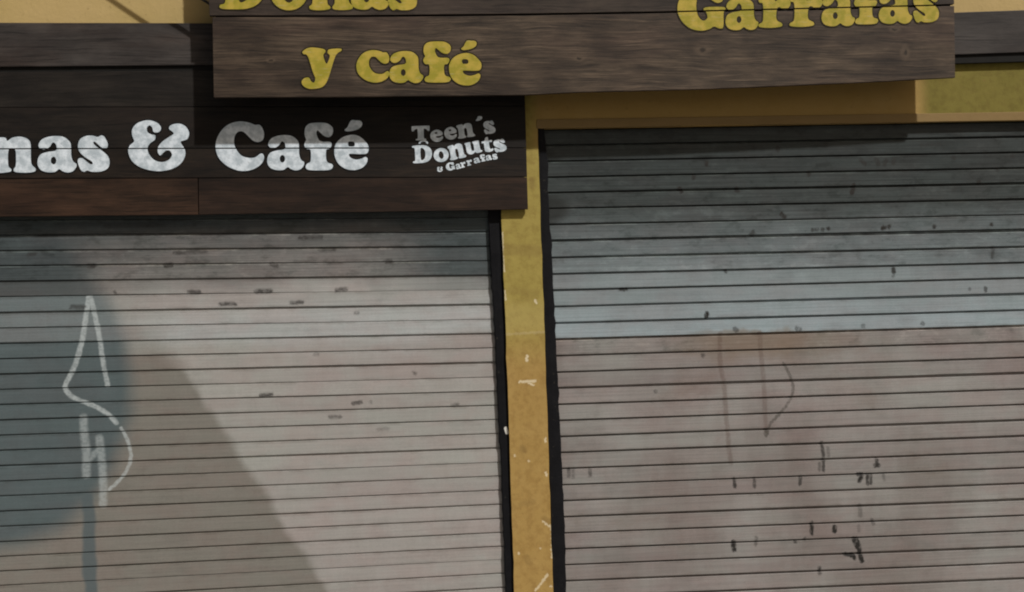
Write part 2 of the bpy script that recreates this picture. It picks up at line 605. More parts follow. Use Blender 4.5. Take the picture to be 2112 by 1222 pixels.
# joints of the slats read off the photograph: left-hand and right-hand ends
LEFT_A = [(-9, 452), (-8, 483), (-7, 514), (-6, 544.6), (-5, 577.2), (-4, 608.3), (-3, 642.2), (-2, 673.8), (-1, 705.9), (0, 736.9),
          (6, 926.5), (7, 958), (8, 989.5), (9, 1021), (10, 1052.5), (11, 1084), (12, 1114.8), (13, 1145.1), (14, 1175.1), (15, 1204.3)]
LEFT_B = [(-9, 447.8), (-8, 475.7), (-7, 504.9), (-6, 534.6), (-5, 564.5), (-4, 595), (-3, 624.7), (-2, 656), (-1, 685.2), (0, 715),
          (1, 744), (2, 775.6), (3, 804.7), (4, 833.7), (5, 863.2), (6, 892.2), (7, 921.3), (8, 952), (9, 980.6), (10, 1009.3),
          (11, 1038.3), (12, 1067.4), (13, 1096.4), (14, 1125), (15, 1152.8), (16, 1181.4), (17, 1209.6)]
RIGHT_A = [(-13, 264), (-12, 297), (-11, 329), (-10, 361), (-9, 393), (-8, 424), (-7, 455.4), (-6, 491.2), (-5, 526), (-4, 560.2), (-3, 594.5),
           (-2, 628.4), (-1, 662), (0, 696.4), (1, 730.8), (2, 763.9), (3, 797.6), (4, 830.4), (5, 863.9), (6, 897.7), (7, 930.5), (8, 962.3),
           (9, 996.8), (10, 1028.9), (11, 1063.5), (12, 1095.2), (13, 1128.7), (14, 1161.5), (15, 1193.6)]
RIGHT_B = [(-13, 246), (-12, 278), (-11, 310), (-10, 342.7), (-9, 373.2), (-8, 405), (-7, 438.1), (-6, 469.9), (-5, 504.4), (-4, 537.5),
           (-3, 569.6), (-2, 602.4), (-1, 635.7), (0, 667.8), (1, 700.5), (2, 734.2), (3, 765.3), (4, 798), (5, 830.4), (6, 862.5), (7, 894.2), (8, 926.3)]

# ---- marks on the left shutter
GRAF = []
GRAF += segs_px([(183, 614), (177, 655), (170, 700), (158, 745), (141, 783)], 3.0, 4, .7)
GRAF += segs_px([(141, 783), (134, 798), (145, 816), (170, 828), (200, 840), (225, 856), (240, 872)], 2.4, 4, .72)
GRAF += segs_px([(250, 884), (262, 905), (270, 940), (262, 970), (245, 992), (225, 1010)], 1.6, 3.4, .6)
GRAF += segs_px([(187, 614), (197, 655), (206, 700), (214, 755), (222, 795)], 2.6, 4, .68)
GRAF += segs_px([(172, 862), (174, 900), (178, 930), (178, 980)], 3.5, 8, .45)
GRAF += segs_px([(205, 905), (210, 950), (213, 1000), (213, 1040)], 3.5, 8, .45)
GRAF += segs_px([(180, 950), (205, 928)], 2.5, 7, .4)
STEM = segs_px([(181, 1030), (184, 1120), (188, 1260), (192, 1400)], 8, 9, .9)
LMARK = []
for pl, wd, am in (([(185, 549), (193, 549)], 4, 1), ([(342, 548), (352, 547)], 4, 1), ([(362, 521), (380, 521)], 2, .8), ([(385, 520), (424, 519)], 2, .7),
                   ([(392, 603), (412, 603)], 2, .9), ([(530, 602), (556, 601)], 3, 1), ([(455, 628), (484, 627)], 2.2, 1), ([(600, 625), (624, 624)], 1.8, .9),
                   ([(694, 599), (712, 597)], 2.5, 1), ([(620, 491), (662, 490)], 2.5, .9), ([(660, 515), (690, 515)], 2.2, .8), ([(798, 540), (806, 539)], 3.5, .9),
                   ([(560, 545), (570, 549)], 3, .8), ([(540, 816), (560, 814)], 1.8, 1), ([(728, 833), (745, 830)], 1.8, .9), ([(765, 830)], 2, .5),
                   ([(855, 770)], 2, .7), ([(680, 861), (700, 860)], 1.6, .7), ([(148, 633), (172, 634)], 3, .8), ([(735, 646)], 2, .6),
                   ([(780, 886), (800, 885)], 1.4, .4), ([(60, 525), (72, 524)], 2, .7), ([(935, 836), (945, 835)], 2, .7), ([(650, 731), (655, 731)], 2, .5),
                   ([(238, 604)], 3, .8), ([(465, 480), (500, 479)], 3, .4), ([(220, 467), (340, 465)], 3, .45)):
    LMARK += segs_px(pl, wd * 0.55, 6, am * .85)
# ---- marks on the right shutter
RMARK = []
for pl, wd, am in (([(1514, 988), (1516, 1004)], 2, .9), ([(1556, 987), (1556, 1004)], 1.6, .7), ([(1651, 984), (1650, 999)], 2, .8),
                   ([(1694, 914), (1698, 935), (1698, 972)], 2, .8), ([(1708, 925), (1709, 940)], 1.6, .4), ([(1690, 955), (1690, 970)], 1.5, .5),
                   ([(1808, 949), (1808, 956)], 2, .9), ([(1805, 960), (1812, 960)], 3, .95),
                   ([(1770, 979), (1777, 979), (1773, 993)], 3.4, 1), ([(1789, 979), (1790, 998)], 2, .9), ([(1796, 979), (1796, 996)], 2, .8),
                   ([(1822, 980), (1824, 990)], 1.8, .4), ([(1774, 1043), (1774, 1064)], 3.5, .4), ([(1771, 1085), (1771, 1095)], 2, .3),
                   ([(1798, 1072), (1801, 1080)], 2, .6),
                   ([(1674, 1079), (1674, 1101)], 2.5, 1), ([(1721, 1087), (1721, 1096)], 4, 1), ([(1513, 1118), (1514, 1134)], 4.4, 1),
                   ([(1640, 1117)], 2.5, .7), ([(1660, 1112)], 2.5, .7), ([(1560, 1110), (1559, 1124)], 1.5, .5),
                   ([(1762, 1111), (1772, 1130), (1774, 1145), (1778, 1157)], 4, 1), ([(1764, 1114), (1769, 1126)], 7, 1), ([(1744, 1144), (1760, 1146), (1762, 1152)], 2.8, 1),
                   ([(1690, 1170), (1691, 1183)], 1.8, .9), ([(1173, 968), (1173, 982)], 2, .7), ([(1217, 970), (1217, 982)], 2, .6), ([(1182, 970), (1182, 985)], 1.5, .4),
                   ([(1457, 336), (1457, 340)], 3, 1), ([(1431, 363), (1431, 368)], 3, .8), ([(1402, 390), (1405, 394)], 4, 1), ([(1520, 390), (1521, 394)], 4, 1),
                   ([(1604, 305), (1604, 310)], 3, .9), ([(1612, 442), (1618, 448)], 3.5, 1), ([(1553, 479), (1550, 483)], 3.5, .6),
                   ([(1761, 383), (1757, 398)], 4, 1), ([(1669, 357), (1668, 362)], 3, .9), ([(2019, 377)], 4, .9), ([(1821, 471), (1825, 470)], 3.5, 1),
                   ([(1834, 468)], 3, .9), ([(1927, 468)], 3.5, .9), ([(2045, 464)], 3, 1), ([(1708, 472)], 3, 1), ([(1697, 474)], 3, .8), ([(1676, 475), (1686, 474)], 2, .7),
                   ([(2058, 350)], 3.5, .8), ([(2048, 512), (2047, 530)], 2.4, .6), ([(1842, 555), (1843, 562)], 3, .9), ([(1842, 570)], 2, .6),
                   ([(1458, 648), (1457, 653)], 3.5, 1), ([(1450, 733)], 3.5, .6), ([(1352, 808)], 2.6, .6), ([(1280, 598), (1292, 597)], 2.2, .9),
                   ([(1497, 560)], 2.2, .9), ([(1516, 679), (1519, 682)], 4, .6), ([(1643, 678), (1650, 680)], 3.5, .6), ([(1780, 673)], 4, .5), ([(1903, 668)], 4, .6),
                   ([(2033, 595), (2033, 600)], 2.5, .7), ([(2000, 597)], 2.2, .5), ([(1966, 392), (1972, 391)], 2.5, .4), ([(1900, 300), (1940, 299)], 3, .3),
                   ([(1776, 330), (1783, 338)], 4, .7), ([(1808, 330), (1812, 340)], 4, .6), ([(1828, 330), (1824, 340)], 3, .6), ([(1845, 330), (1842, 338)], 3, .6),
                   ([(1967, 325)], 4, .6), ([(2088, 323)], 4, .6)):
    RMARK += segs_px(pl, wd * 0.75, 4.5, am)
RUST = segs_px([(1485, 690), (1485, 748), (1492, 787), (1497, 846), (1503, 920), (1508, 955)], 2.5, 5, .38)
RUST += segs_px([(1567, 687), (1569, 724), (1574, 773), (1577, 834), (1580, 890)], 2.5, 5, .34)
ARC = segs_px([(1616, 749), (1628, 773), (1636, 797), (1631, 822), (1611, 851), (1591, 871), (1580, 893)], 1.6, 3, .62)
ARC += segs_px([(1581, 890), (1580, 896)], 4, 3, .7)


def ladder(m, z, steps):
    """blend colours over height: steps of (height, colour) from low to high"""
    c = steps[0][1]
    for (za, ca), (zb, cb) in zip(steps, steps[1:]):
        c = m.mix(m.ramp(z, za, zb), c, cb)
    return c


def slat_material_right(k, z0, z1):
    m = NT('right_shutter_slat_paint', 0.5, 0.3)
    r = random.Random(100 + k)
    v = r.uniform(0.93, 1.06)
    pat = m.noise(2.6, 4, (0.5, 1, 1.0), (3, 0, 8))
    if k >= 0:                                     # painted lower slats, pinkish grey
        a, b, gr = (0.338, 0.327, 0.312), (0.31, 0.275, 0.266), 0.16
        if k == 0:
            gr = 0.35
        c = m.mix(m.ramp(pat, 0.38, 0.66), tuple(x * v for x in a), tuple(x * v for x in b))
    else:                                          # galvanised, grimier upwards; lamp tint and sign shadow painted into the colour
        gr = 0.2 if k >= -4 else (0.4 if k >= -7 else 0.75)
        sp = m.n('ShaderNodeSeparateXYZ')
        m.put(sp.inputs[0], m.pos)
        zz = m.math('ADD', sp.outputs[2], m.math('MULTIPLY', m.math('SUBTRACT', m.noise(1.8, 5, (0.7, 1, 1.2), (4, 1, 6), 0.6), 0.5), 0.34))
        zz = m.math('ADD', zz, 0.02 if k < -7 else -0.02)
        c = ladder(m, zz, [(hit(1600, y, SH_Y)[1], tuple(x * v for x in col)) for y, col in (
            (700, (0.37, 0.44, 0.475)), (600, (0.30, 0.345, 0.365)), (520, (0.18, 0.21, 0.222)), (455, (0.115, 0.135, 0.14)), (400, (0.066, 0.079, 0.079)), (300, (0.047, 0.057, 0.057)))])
    if k >= 0:
        brown = m.noise(1.1, 5, (1.0, 1, 0.55), (11, 0, 2), 0.6)
        c = m.mix(m.ramp(brown, 0.44, 0.66, 0, 0.7), c, (0.215, 0.177, 0.163))
        rusty = m.noise(2.3, 6, (0.6, 1, 1.1), (21, 0, 13), 0.65)
        c = m.mix(m.ramp(rusty, 0.54, 0.74, 0, 0.42), c, (0.215, 0.162, 0.13))
    c = slat_finish(m, c, gr, k * 1.37)
    P = wobble(m, 70, 0.014, (0.8, 0, 1.6))
    if -12 <= k <= -7:
        c = m.mix(m.math('MULTIPLY', ellipse_mask(m, P, (1130, 432), 45, 28, 0.4), 0.8), c, (0.02, 0.022, 0.02))
    if k in (-1, 0, 1):                            # rust washed out of the joint between the two kinds
        P2 = wobble(m, 9, 0.12)
        c = m.mix(m.math('MULTIPLY', ellipse_mask(m, P2, (1560, 698 if k >= 0 else 690), 150 if k >= 0 else 120, 42 if k >= 0 else 10, 0.6), 0.5), c, (0.2, 0.13, 0.07))
    for segs, colr in ((RUST, (0.1, 0.055, 0.04)), (ARC, (0.06, 0.055, 0.045)), (RMARK, (0.022, 0.02, 0.018))):
        s = clip_segs(segs, z0, z1)
        if s:
            c = m.mix(m.strokes(P, s, m.ramp(m.noise(85, 4, (1, 1, 0.6)), 0.34, 0.52, 0.55, 1.0)), c, colr)
    m.color(c)
    m.bump(m.math('ADD', m.noise(22, 4, (0.4, 1, 1.6), (k, 2, 1)), m.math('MULTIPLY', m.noise(150, 2), 0.25)), 0.2, 0.003)
    return m.m


EDGE_PX = [(250, 560), (335, 700), (440, 850), (503, 950), (562, 1050), (640, 1160), (690, 1235), (760, 1340)]


def slat_material_left(k, z0, z1):
    m = NT('left_shutter_slat_paint', 0.5, 0.3)
    r = random.Random(300 + k)
    v = r.uniform(0.95, 1.05)
    sep = m.n('ShaderNodeSeparateXYZ')
    P = wobble(m, 45, 0.010)
    Pw = wobble(m, 6, 0.10)
    m.put(sep.inputs[0], Pw)
    pat = m.noise(2.2, 4, (0.5, 1, 1.0), (1, 0, 5))
    gr = 0.06 if k > -2 else (0.16 if k >= -5 else 0.5)
    sp = m.n('ShaderNodeSeparateXYZ')
    m.put(sp.inputs[0], m.pos)
    base = m.mix(m.ramp(pat, 0.35, 0.65), (0.418, 0.412, 0.388), (0.405, 0.378, 0.362))
    if k <= 0:  # cool lamp band and the sign's shadow painted in, darker upwards
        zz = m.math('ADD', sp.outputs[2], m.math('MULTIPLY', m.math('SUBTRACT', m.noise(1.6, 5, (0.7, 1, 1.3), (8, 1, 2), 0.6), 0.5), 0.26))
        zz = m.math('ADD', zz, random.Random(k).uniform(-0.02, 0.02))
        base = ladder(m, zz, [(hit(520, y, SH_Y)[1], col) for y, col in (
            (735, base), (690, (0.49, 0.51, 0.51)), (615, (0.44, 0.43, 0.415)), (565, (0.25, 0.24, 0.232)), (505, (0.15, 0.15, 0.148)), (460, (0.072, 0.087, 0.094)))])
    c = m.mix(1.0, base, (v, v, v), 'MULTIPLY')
    if -9 <= k <= -5:                              # sign's shadow painted darker towards the right-hand rail
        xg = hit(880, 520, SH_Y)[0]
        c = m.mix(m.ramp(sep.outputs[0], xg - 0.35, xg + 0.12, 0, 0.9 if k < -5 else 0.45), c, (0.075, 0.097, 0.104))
    if k <= -4:                                    # and darkened in the left-hand part
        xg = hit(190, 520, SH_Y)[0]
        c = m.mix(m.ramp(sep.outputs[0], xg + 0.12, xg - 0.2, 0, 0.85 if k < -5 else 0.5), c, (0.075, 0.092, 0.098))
    # soft slanting shadow painted in as a grey-brown wedge
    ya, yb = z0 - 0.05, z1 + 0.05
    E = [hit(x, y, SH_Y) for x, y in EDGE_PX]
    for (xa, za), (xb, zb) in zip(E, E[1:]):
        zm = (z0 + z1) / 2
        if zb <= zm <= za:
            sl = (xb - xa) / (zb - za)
            # x - (xa + sl*(z-za)) < 0  -> inside the shadow wedge
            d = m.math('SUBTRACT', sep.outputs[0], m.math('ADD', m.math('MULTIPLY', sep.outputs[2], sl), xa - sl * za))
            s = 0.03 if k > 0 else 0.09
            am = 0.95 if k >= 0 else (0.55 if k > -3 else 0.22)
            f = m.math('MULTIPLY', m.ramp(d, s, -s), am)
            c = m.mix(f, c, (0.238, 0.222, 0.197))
    # sprayed mural, now faded: a blue-grey disc
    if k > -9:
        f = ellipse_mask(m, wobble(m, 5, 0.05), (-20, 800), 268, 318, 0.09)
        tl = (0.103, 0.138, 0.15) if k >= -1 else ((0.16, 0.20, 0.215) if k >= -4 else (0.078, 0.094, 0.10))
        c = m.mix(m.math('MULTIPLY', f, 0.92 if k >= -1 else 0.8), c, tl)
    c = slat_finish(m, c, gr, k * 1.91 + 40)
    for segs, colr in ((STEM, (0.10, 0.128, 0.137)), (GRAF, (0.54, 0.60, 0.61)), (LMARK, (0.03, 0.026, 0.024))):
        s = clip_segs(segs, z0, z1)
        if s:
            brk = m.ramp(m.noise(85, 4, (0.7, 1, 1)), 0.34, 0.6, 0.6, 1.0) if segs is not STEM else None
            PP = {id(STEM): wobble(m, 12, 0.03), id(LMARK): wobble(m, 60, 0.02, (2.2, 0, 0.6))}.get(id(segs), P)
            c = m.mix(m.strokes(PP, s, brk), c, colr)
    m.color(c)
    m.bump(m.math('ADD', m.noise(22, 4, (0.4, 1, 1.6), (k, 9, 1)), m.math('MULTIPLY', m.noise(150, 2), 0.25)), 0.2, 0.003)
    return m.m


def rail_mesh(px_l, px_r, y0, y1, seed, amp):
    """upright channel with an uneven, paint-crusted outline; px_l and px_r run down the photo"""
    r = random.Random(seed)

    def dense(pl, n):
        ys = [p[1] for p in pl]
        out = []
        W = [hit(x, y, y0) for x, y in pl]
        # continue down to the ground
        W.append(down(W[-2], W[-1], 0.0))
        zs = np.linspace(W[0][1], 0.0, n)
        wz = np.array([p[1] for p in W])[::-1]
        wx = np.array([p[0] for p in W])[::-1]
        for z in zs:
            out.append((float(np.interp(z, wz, wx)), float(z)))
        return out

    A, B = dense(px_l, 70), dense(px_r, 70)
    A = [(x + r.gauss(0, amp) - (r.random() < 0.06) * amp * 3.5, z) for x, z in A]
    B = [(x + r.gauss(0, amp) + (r.random() < 0.06) * amp * 3.5, z) for x, z in B]
    bm = bmesh.new()
    rows = []
    for (xa, za), (xb, zb) in zip(A, B):
        xm = (xa + xb) / 2
        d = r.uniform(-0.0007, 0.0007)
        rows.append([bm.verts.new(p) for p in ((xa, y1, za), (xa, y0 + 0.002, za), (xa + 0.003, y0 + d, za), (xm, y0 + d - 0.001, za),
                                               (xb - 0.003, y0 + d, zb), (xb, y0 + 0.002, zb), (xb, y1, zb))])
    for a, b in zip(rows, rows[1:]):
        for q in range(6):
            bm.faces.new((a[q], a[q + 1], b[q + 1], b[q]))
    bm.faces.new(rows[0])
    bmesh.ops.recalc_face_normals(bm, faces=bm.faces[:])
    me = bpy.data.meshes.new('guide_rail')
    bm.to_mesh(me)
    bm.free()
    return me


def mat_rail():
    m = NT('black_rail_paint', 0.7, 0.12)
    c = m.mix(m.noise(14, 4), (0.004, 0.004, 0.005), (0.012, 0.012, 0.014))
    c = m.mix(m.math('MULTIPLY', m.ramp(m.noise(55, 4), 0.66, 0.76), 0.35), c, (0.1, 0.09, 0.07))
    c = m.mix(m.strokes(m.pos, segs_px([(1043, 884), (1046, 893)], 2.5, 2, .9, 0.012)), c, (0.8, 0.78, 0.72))
    m.color(c)
    m.bump(m.noise(50, 4), 0.4, 0.003)
    return m.m


MR = mat_rail()
ms = NT('galvanised_bottom_bar', 0.5)
ms.color(ms.mix(ms.noise(12, 4), (0.2, 0.2, 0.2), (0.3, 0.29, 0.28)))


def build_shutter(name, label, ks, tabA, xA, tabB, xB, x_from, x_to, matf):
    root = empty(name, ((x_from + x_to) / 2, SH_Y, 0), label, 'shutter', 'roller shutters of the shopfront')
    inv = Matrix.Translation(-root.location)
    zmin = 9
    lines = {}
    for k in range(ks[0], ks[1] + 2):
        pa = hit(xA, line_y(tabA, k), SH_Y)
        pb = hit(xB, line_y(tabB, k), SH_Y)
        sl = (pb[1] - pa[1]) / (pb[0] - pa[0])
        lines[k] = (pa[1] + sl * (x_from - pa[0]), pa[1] + sl * (x_to - pa[0]))
    for k in range(ks[0], ks[1] + 1):
        (ta, tb), (ba, bb) = lines[k], lines[k + 1]
        h = ((ta - ba) + (tb - bb)) / 2
        L = x_to - x_from
        o = bpy.data.objects.new('slat', SLATS[k % 4 + (0 if x_from < -2 else 4)])
        COL.objects.link(o)
        ang = math.atan2(bb - ba, L)
        # slat 0..1 along x, joint line lies in the recess at its top
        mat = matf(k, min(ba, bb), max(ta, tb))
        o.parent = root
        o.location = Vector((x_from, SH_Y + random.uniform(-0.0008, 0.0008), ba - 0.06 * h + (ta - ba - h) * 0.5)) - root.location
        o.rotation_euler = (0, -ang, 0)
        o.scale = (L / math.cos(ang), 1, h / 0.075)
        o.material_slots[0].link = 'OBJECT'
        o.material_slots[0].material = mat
        zmin = min(zmin, ba, bb)
    b = link('bottom_bar', box(x_from, x_to, SH_Y - 0.006, SH_Y + 0.03, 0.004, zmin - 0.012, 0.003), ms.m)
    b.parent = root
    b.matrix_parent_inverse = inv
    return root


xl_end = hit(1040, 800, SH_Y)[0]
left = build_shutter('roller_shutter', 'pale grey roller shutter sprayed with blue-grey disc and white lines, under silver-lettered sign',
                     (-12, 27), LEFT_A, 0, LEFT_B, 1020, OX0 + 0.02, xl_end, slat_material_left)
xr_start = hit(1124, 700, SH_Y)[0]
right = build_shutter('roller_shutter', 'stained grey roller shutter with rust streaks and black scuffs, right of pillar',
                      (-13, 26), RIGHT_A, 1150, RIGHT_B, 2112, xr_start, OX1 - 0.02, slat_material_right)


def rail(root, pl, pr, seed, amp=0.0012):
    o = link('guide_rail', rail_mesh(pl, pr, 0.012, 0.075, seed, amp), MR)
    o.parent = root
    o.matrix_parent_inverse = Matrix.Translation(-root.location)
    return o


rail(left, [(1006, 425), (1009, 480), (1012, 545), (1018, 640), (1023, 740), (1027, 850), (1034, 960), (1039, 1110), (1043, 1222)],
     [(1037, 425), (1037, 480), (1040, 600), (1045, 720), (1050, 850), (1058, 1000), (1064, 1150), (1068, 1222)], 1)
rail(right, [(1106, 262), (1108, 400), (1113, 520), (1120, 650), (1124, 760), (1130, 900), (1135, 1040), (1138, 1140), (1138, 1222)],
     [(1122, 262), (1129, 330), (1133, 440), (1138, 520), (1144, 650), (1149, 750), (1154, 860), (1160, 980), (1165, 1080), (1168, 1222)], 2)
for root, xx in ((left, OX0), (right, OX1)):
    z = 2.55
    b = link('guide_rail', box(xx - 0.0 if root is left else xx - 0.06, xx + 0.06 if root is left else xx, 0.012, 0.075, 0, z), MR)
    b.parent = root
    b.matrix_parent_inverse = Matrix.Translation(-root.location)


# ------------------------------------------------------------------ lettering
def spline(pts, per=5):
    """closed Catmull-Rom curve through pts"""
    out = []
    n = len(pts)
    for i in range(n):
        p0, p1, p2, p3 = (np.array(pts[(i + d) % n], float) for d in (-1, 0, 1, 2))
        for s in range(per):
            t = s / per
            out.append(tuple(0.5 * ((2 * p1) + (-p0 + p2) * t + (2 * p0 - 5 * p1 + 4 * p2 - p3) * t * t + (-p0 + 3 * p1 - 3 * p2 + p3) * t ** 3)))
    return out


def ell(cx, cy, rx, ry, n=12):
    return [(cx + rx * math.cos(2 * math.pi * i / n), cy + ry * math.sin(2 * math.pi * i / n)) for i in range(n)]


# fat rounded serif letters, y down; each a list of loops (outer outlines, then holes)
GLY = {
    'C': [[(400, 165), (300, 185), (220, 235), (160, 320), (132, 410), (140, 500), (180, 580), (260, 650), (350, 690), (430, 703), (520, 690), (600, 650),
           (645, 600), (658, 550), (640, 515), (610, 520), (560, 555), (490, 560), (420, 540), (370, 490), (335, 420), (335, 340), (365, 285), (410, 272),
           (450, 290), (500, 340), (540, 375), (590, 390), (640, 370), (658, 310), (645, 250), (610, 203), (560, 203), (500, 180)]],
    'a': [[(890, 315), (960, 325), (1010, 360), (1035, 405), (1040, 520), (1060, 580), (1092, 605), (1090, 640), (1055, 682), (1000, 695), (950, 680), (915, 660),
           (870, 688), (800, 692), (730, 670), (695, 620), (695, 560), (722, 508), (790, 482), (880, 466), (888, 420), (870, 388), (845, 385), (815, 428),
           (765, 455), (720, 445), (702, 408), (735, 352), (810, 322)], ell(857, 570, 29, 40)],
    'f': [[(1100, 290), (1110, 230), (1150, 190), (1230, 178), (1330, 182), (1390, 215), (1410, 260), (1395, 312), (1360, 335), (1310, 320), (1270, 285), (1240, 262),
           (1228, 290), (1240, 335), (1262, 372), (1300, 384), (1378, 386), (1393, 420), (1372, 460), (1335, 475), (1333, 560), (1350, 608), (1400, 630), (1405, 662),
           (1370, 690), (1250, 696), (1140, 689), (1112, 658), (1130, 622), (1165, 595), (1165, 478), (1120, 462), (1098, 425), (1105, 388), (1118, 365), (1106, 330)]],
    'e': [[(1625, 310), (1700, 330), (1760, 380), (1795, 430), (1797, 480), (1772, 514), (1690, 519), (1592, 516), (1585, 536), (1605, 560), (1660, 578), (1720, 568),
           (1765, 550), (1787, 575), (1768, 630), (1710, 675), (1630, 692), (1540, 675), (1465, 620), (1428, 540), (1425, 450), (1460, 380), (1530, 330)],
          [(1578, 388), (1608, 382), (1638, 388), (1648, 410), (1640, 434), (1610, 438), (1582, 434), (1572, 410)]],
    'acc': [[(1605, 153), (1660, 150), (1705, 155), (1725, 182), (1712, 222), (1660, 256), (1570, 272), (1537, 256), (1567, 224)]],
    'n': [[(-85, 240), (-70, 212), (20, 203), (46, 210), (60, 230), (100, 205), (160, 198), (215, 215), (240, 260), (244, 400), (278, 445), (268, 470), (200, 478),
           (120, 472), (108, 450), (125, 420), (125, 320), (112, 292), (85, 287), (65, 312), (65, 420), (88, 450), (80, 470), (0, 480), (-75, 472), (-87, 447),
           (-62, 420), (-58, 290), (-64, 264)]],
    's': [[(790, 190), (815, 205), (838, 255), (832, 285), (805, 290), (775, 270), (745, 242), (728, 240), (735, 262), (790, 305), (835, 345), (852, 390), (840, 440),
           (790, 467), (720, 470), (680, 460), (655, 470), (630, 455), (608, 400), (612, 370), (640, 365), (670, 387), (705, 412), (722, 408), (712, 388), (660, 355),
           (620, 315), (608, 270), (625, 220), (670, 195), (720, 192), (760, 202)]],
    '&': [[(1150, 72), (1220, 90), (1252, 128), (1243, 158), (1215, 168), (1193, 160), (1186, 130), (1163, 112), (1143, 133), (1150, 165), (1178, 182), (1207, 190),
           (1205, 222), (1166, 254), (1148, 290), (1160, 335), (1200, 380), (1260, 397), (1315, 378), (1338, 340), (1320, 308), (1290, 308), (1265, 330), (1245, 345),
           (1228, 318), (1232, 278), (1262, 240), (1310, 205), (1350, 178), (1340, 160), (1316, 140), (1327, 112), (1385, 98), (1440, 118), (1470, 170), (1455, 218),
           (1405, 240), (1432, 290), (1441, 335), (1420, 390), (1370, 435), (1290, 462), (1200, 465), (1100, 440), (1030, 390), (1000, 320), (1010, 270), (1045, 236),
           (1030, 190), (1032, 140), (1070, 95)]],
    'y': [[(848, 402), (905, 374), (1005, 384), (1026, 404), (1008, 436), (1034, 500), (1060, 440), (1042, 414), (1056, 388), (1140, 382), (1150, 398), (1104, 440),
           (1052, 600), (1022, 660), (980, 688), (900, 694), (852, 672), (838, 638), (860, 612), (895, 608), (915, 638), (936, 645), (945, 612), (925, 560), (886, 440), (852, 424)]],
    'o': [ell(100, 100, 100, 100, 16), [(100, 45), (122, 60), (132, 100), (122, 140), (100, 155), (78, 140), (68, 100), (78, 60)]],
    'D': [[(0, 10), (60, 0), (200, 2), (290, 40), (340, 120), (340, 230), (290, 320), (200, 362), (60, 366), (4, 356), (4, 330), (40, 310), (44, 200), (40, 60), (4, 40)],
          [(150, 62), (200, 75), (225, 130), (225, 230), (200, 290), (150, 305), (140, 200)]],
    'T': [[(0, 20), (20, 2), (160, 0), (300, 2), (320, 20), (318, 110), (290, 118), (262, 80), (225, 66), (216, 90), (216, 270), (250, 300), (244, 325), (160, 330), (76, 325),
           (70, 300), (104, 270), (104, 90), (95, 66), (58, 80), (30, 118), (2, 110)]],
    'u': [[(-5, 20), (10, 4), (100, 2), (112, 20), (106, 60), (108, 180), (130, 205), (160, 190), (166, 60), (150, 26), (170, 4), (270, 2), (286, 20), (282, 60), (284, 210),
           (312, 240), (300, 268), (220, 276), (184, 262), (170, 244), (120, 276), (60, 272), (18, 236), (8, 180), (10, 60)]],
    't': [[(60, 80), (84, 20), (110, 0), (140, 10), (142, 80), (200, 84), (206, 120), (190, 136), (144, 138), (142, 270), (162, 300), (190, 290), (208, 306), (190, 345),
           (130, 362), (70, 350), (40, 310), (40, 140), (10, 134), (2, 106), (20, 86)]],
    'r': [[(0, 20), (14, 6), (100, 0), (124, 14), (132, 40), (170, 6), (216, 4), (244, 30), (246, 78), (220, 108), (184, 104), (160, 92), (142, 112), (140, 200), (180, 234),
           (176, 262), (90, 272), (8, 262), (4, 236), (34, 206), (34, 66), (6, 48)]],
    'G': [[(260, 0), (160, 20), (80, 75), (25, 160), (0, 250), (10, 340), (60, 430), (140, 495), (240, 520), (330, 505), (380, 478), (440, 500), (478, 480), (480, 330),
           (500, 290), (480, 268), (380, 262), (290, 268), (272, 292), (300, 322), (312, 380), (280, 410), (240, 395), (205, 330), (195, 230), (215, 130), (265, 100),
           (310, 130), (360, 190), (420, 220), (470, 195), (480, 120), (460, 40), (420, 25), (350, 15)]],
}
GLY['c'] = GLY['C']
BB = {}
for key, loops in GLY.items():
    sm = [spline(l) for l in loops]
    xs = [p[0] for p in sm[0]]
    ys = [p[1] for p in sm[0]]
    x0, x1, y0, y1 = min(xs), max(xs), min(ys), max(ys)
    GLY[key] = [[((x - x0) / (x1 - x0), (y - y0) / (y1 - y0)) for x, y in l] for l in sm]


def loop_offset(l, d):
    """push a closed loop outwards (d > 0) or inwards"""
    n = len(l)
    area = sum(l[i][0] * l[(i + 1) % n][1] - l[(i + 1) % n][0] * l[i][1] for i in range(n))
    s = 1 if area > 0 else -1
    out = []
    for i in range(n):
        a, b = l[i - 1], l[(i + 1) % n]
        tx, ty = b[0] - a[0], b[1] - a[1]
        q = math.hypot(tx, ty) or 1
        out.append((l[i][0] + s * ty / q * d, l[i][1] - s * tx / q * d))
    return out


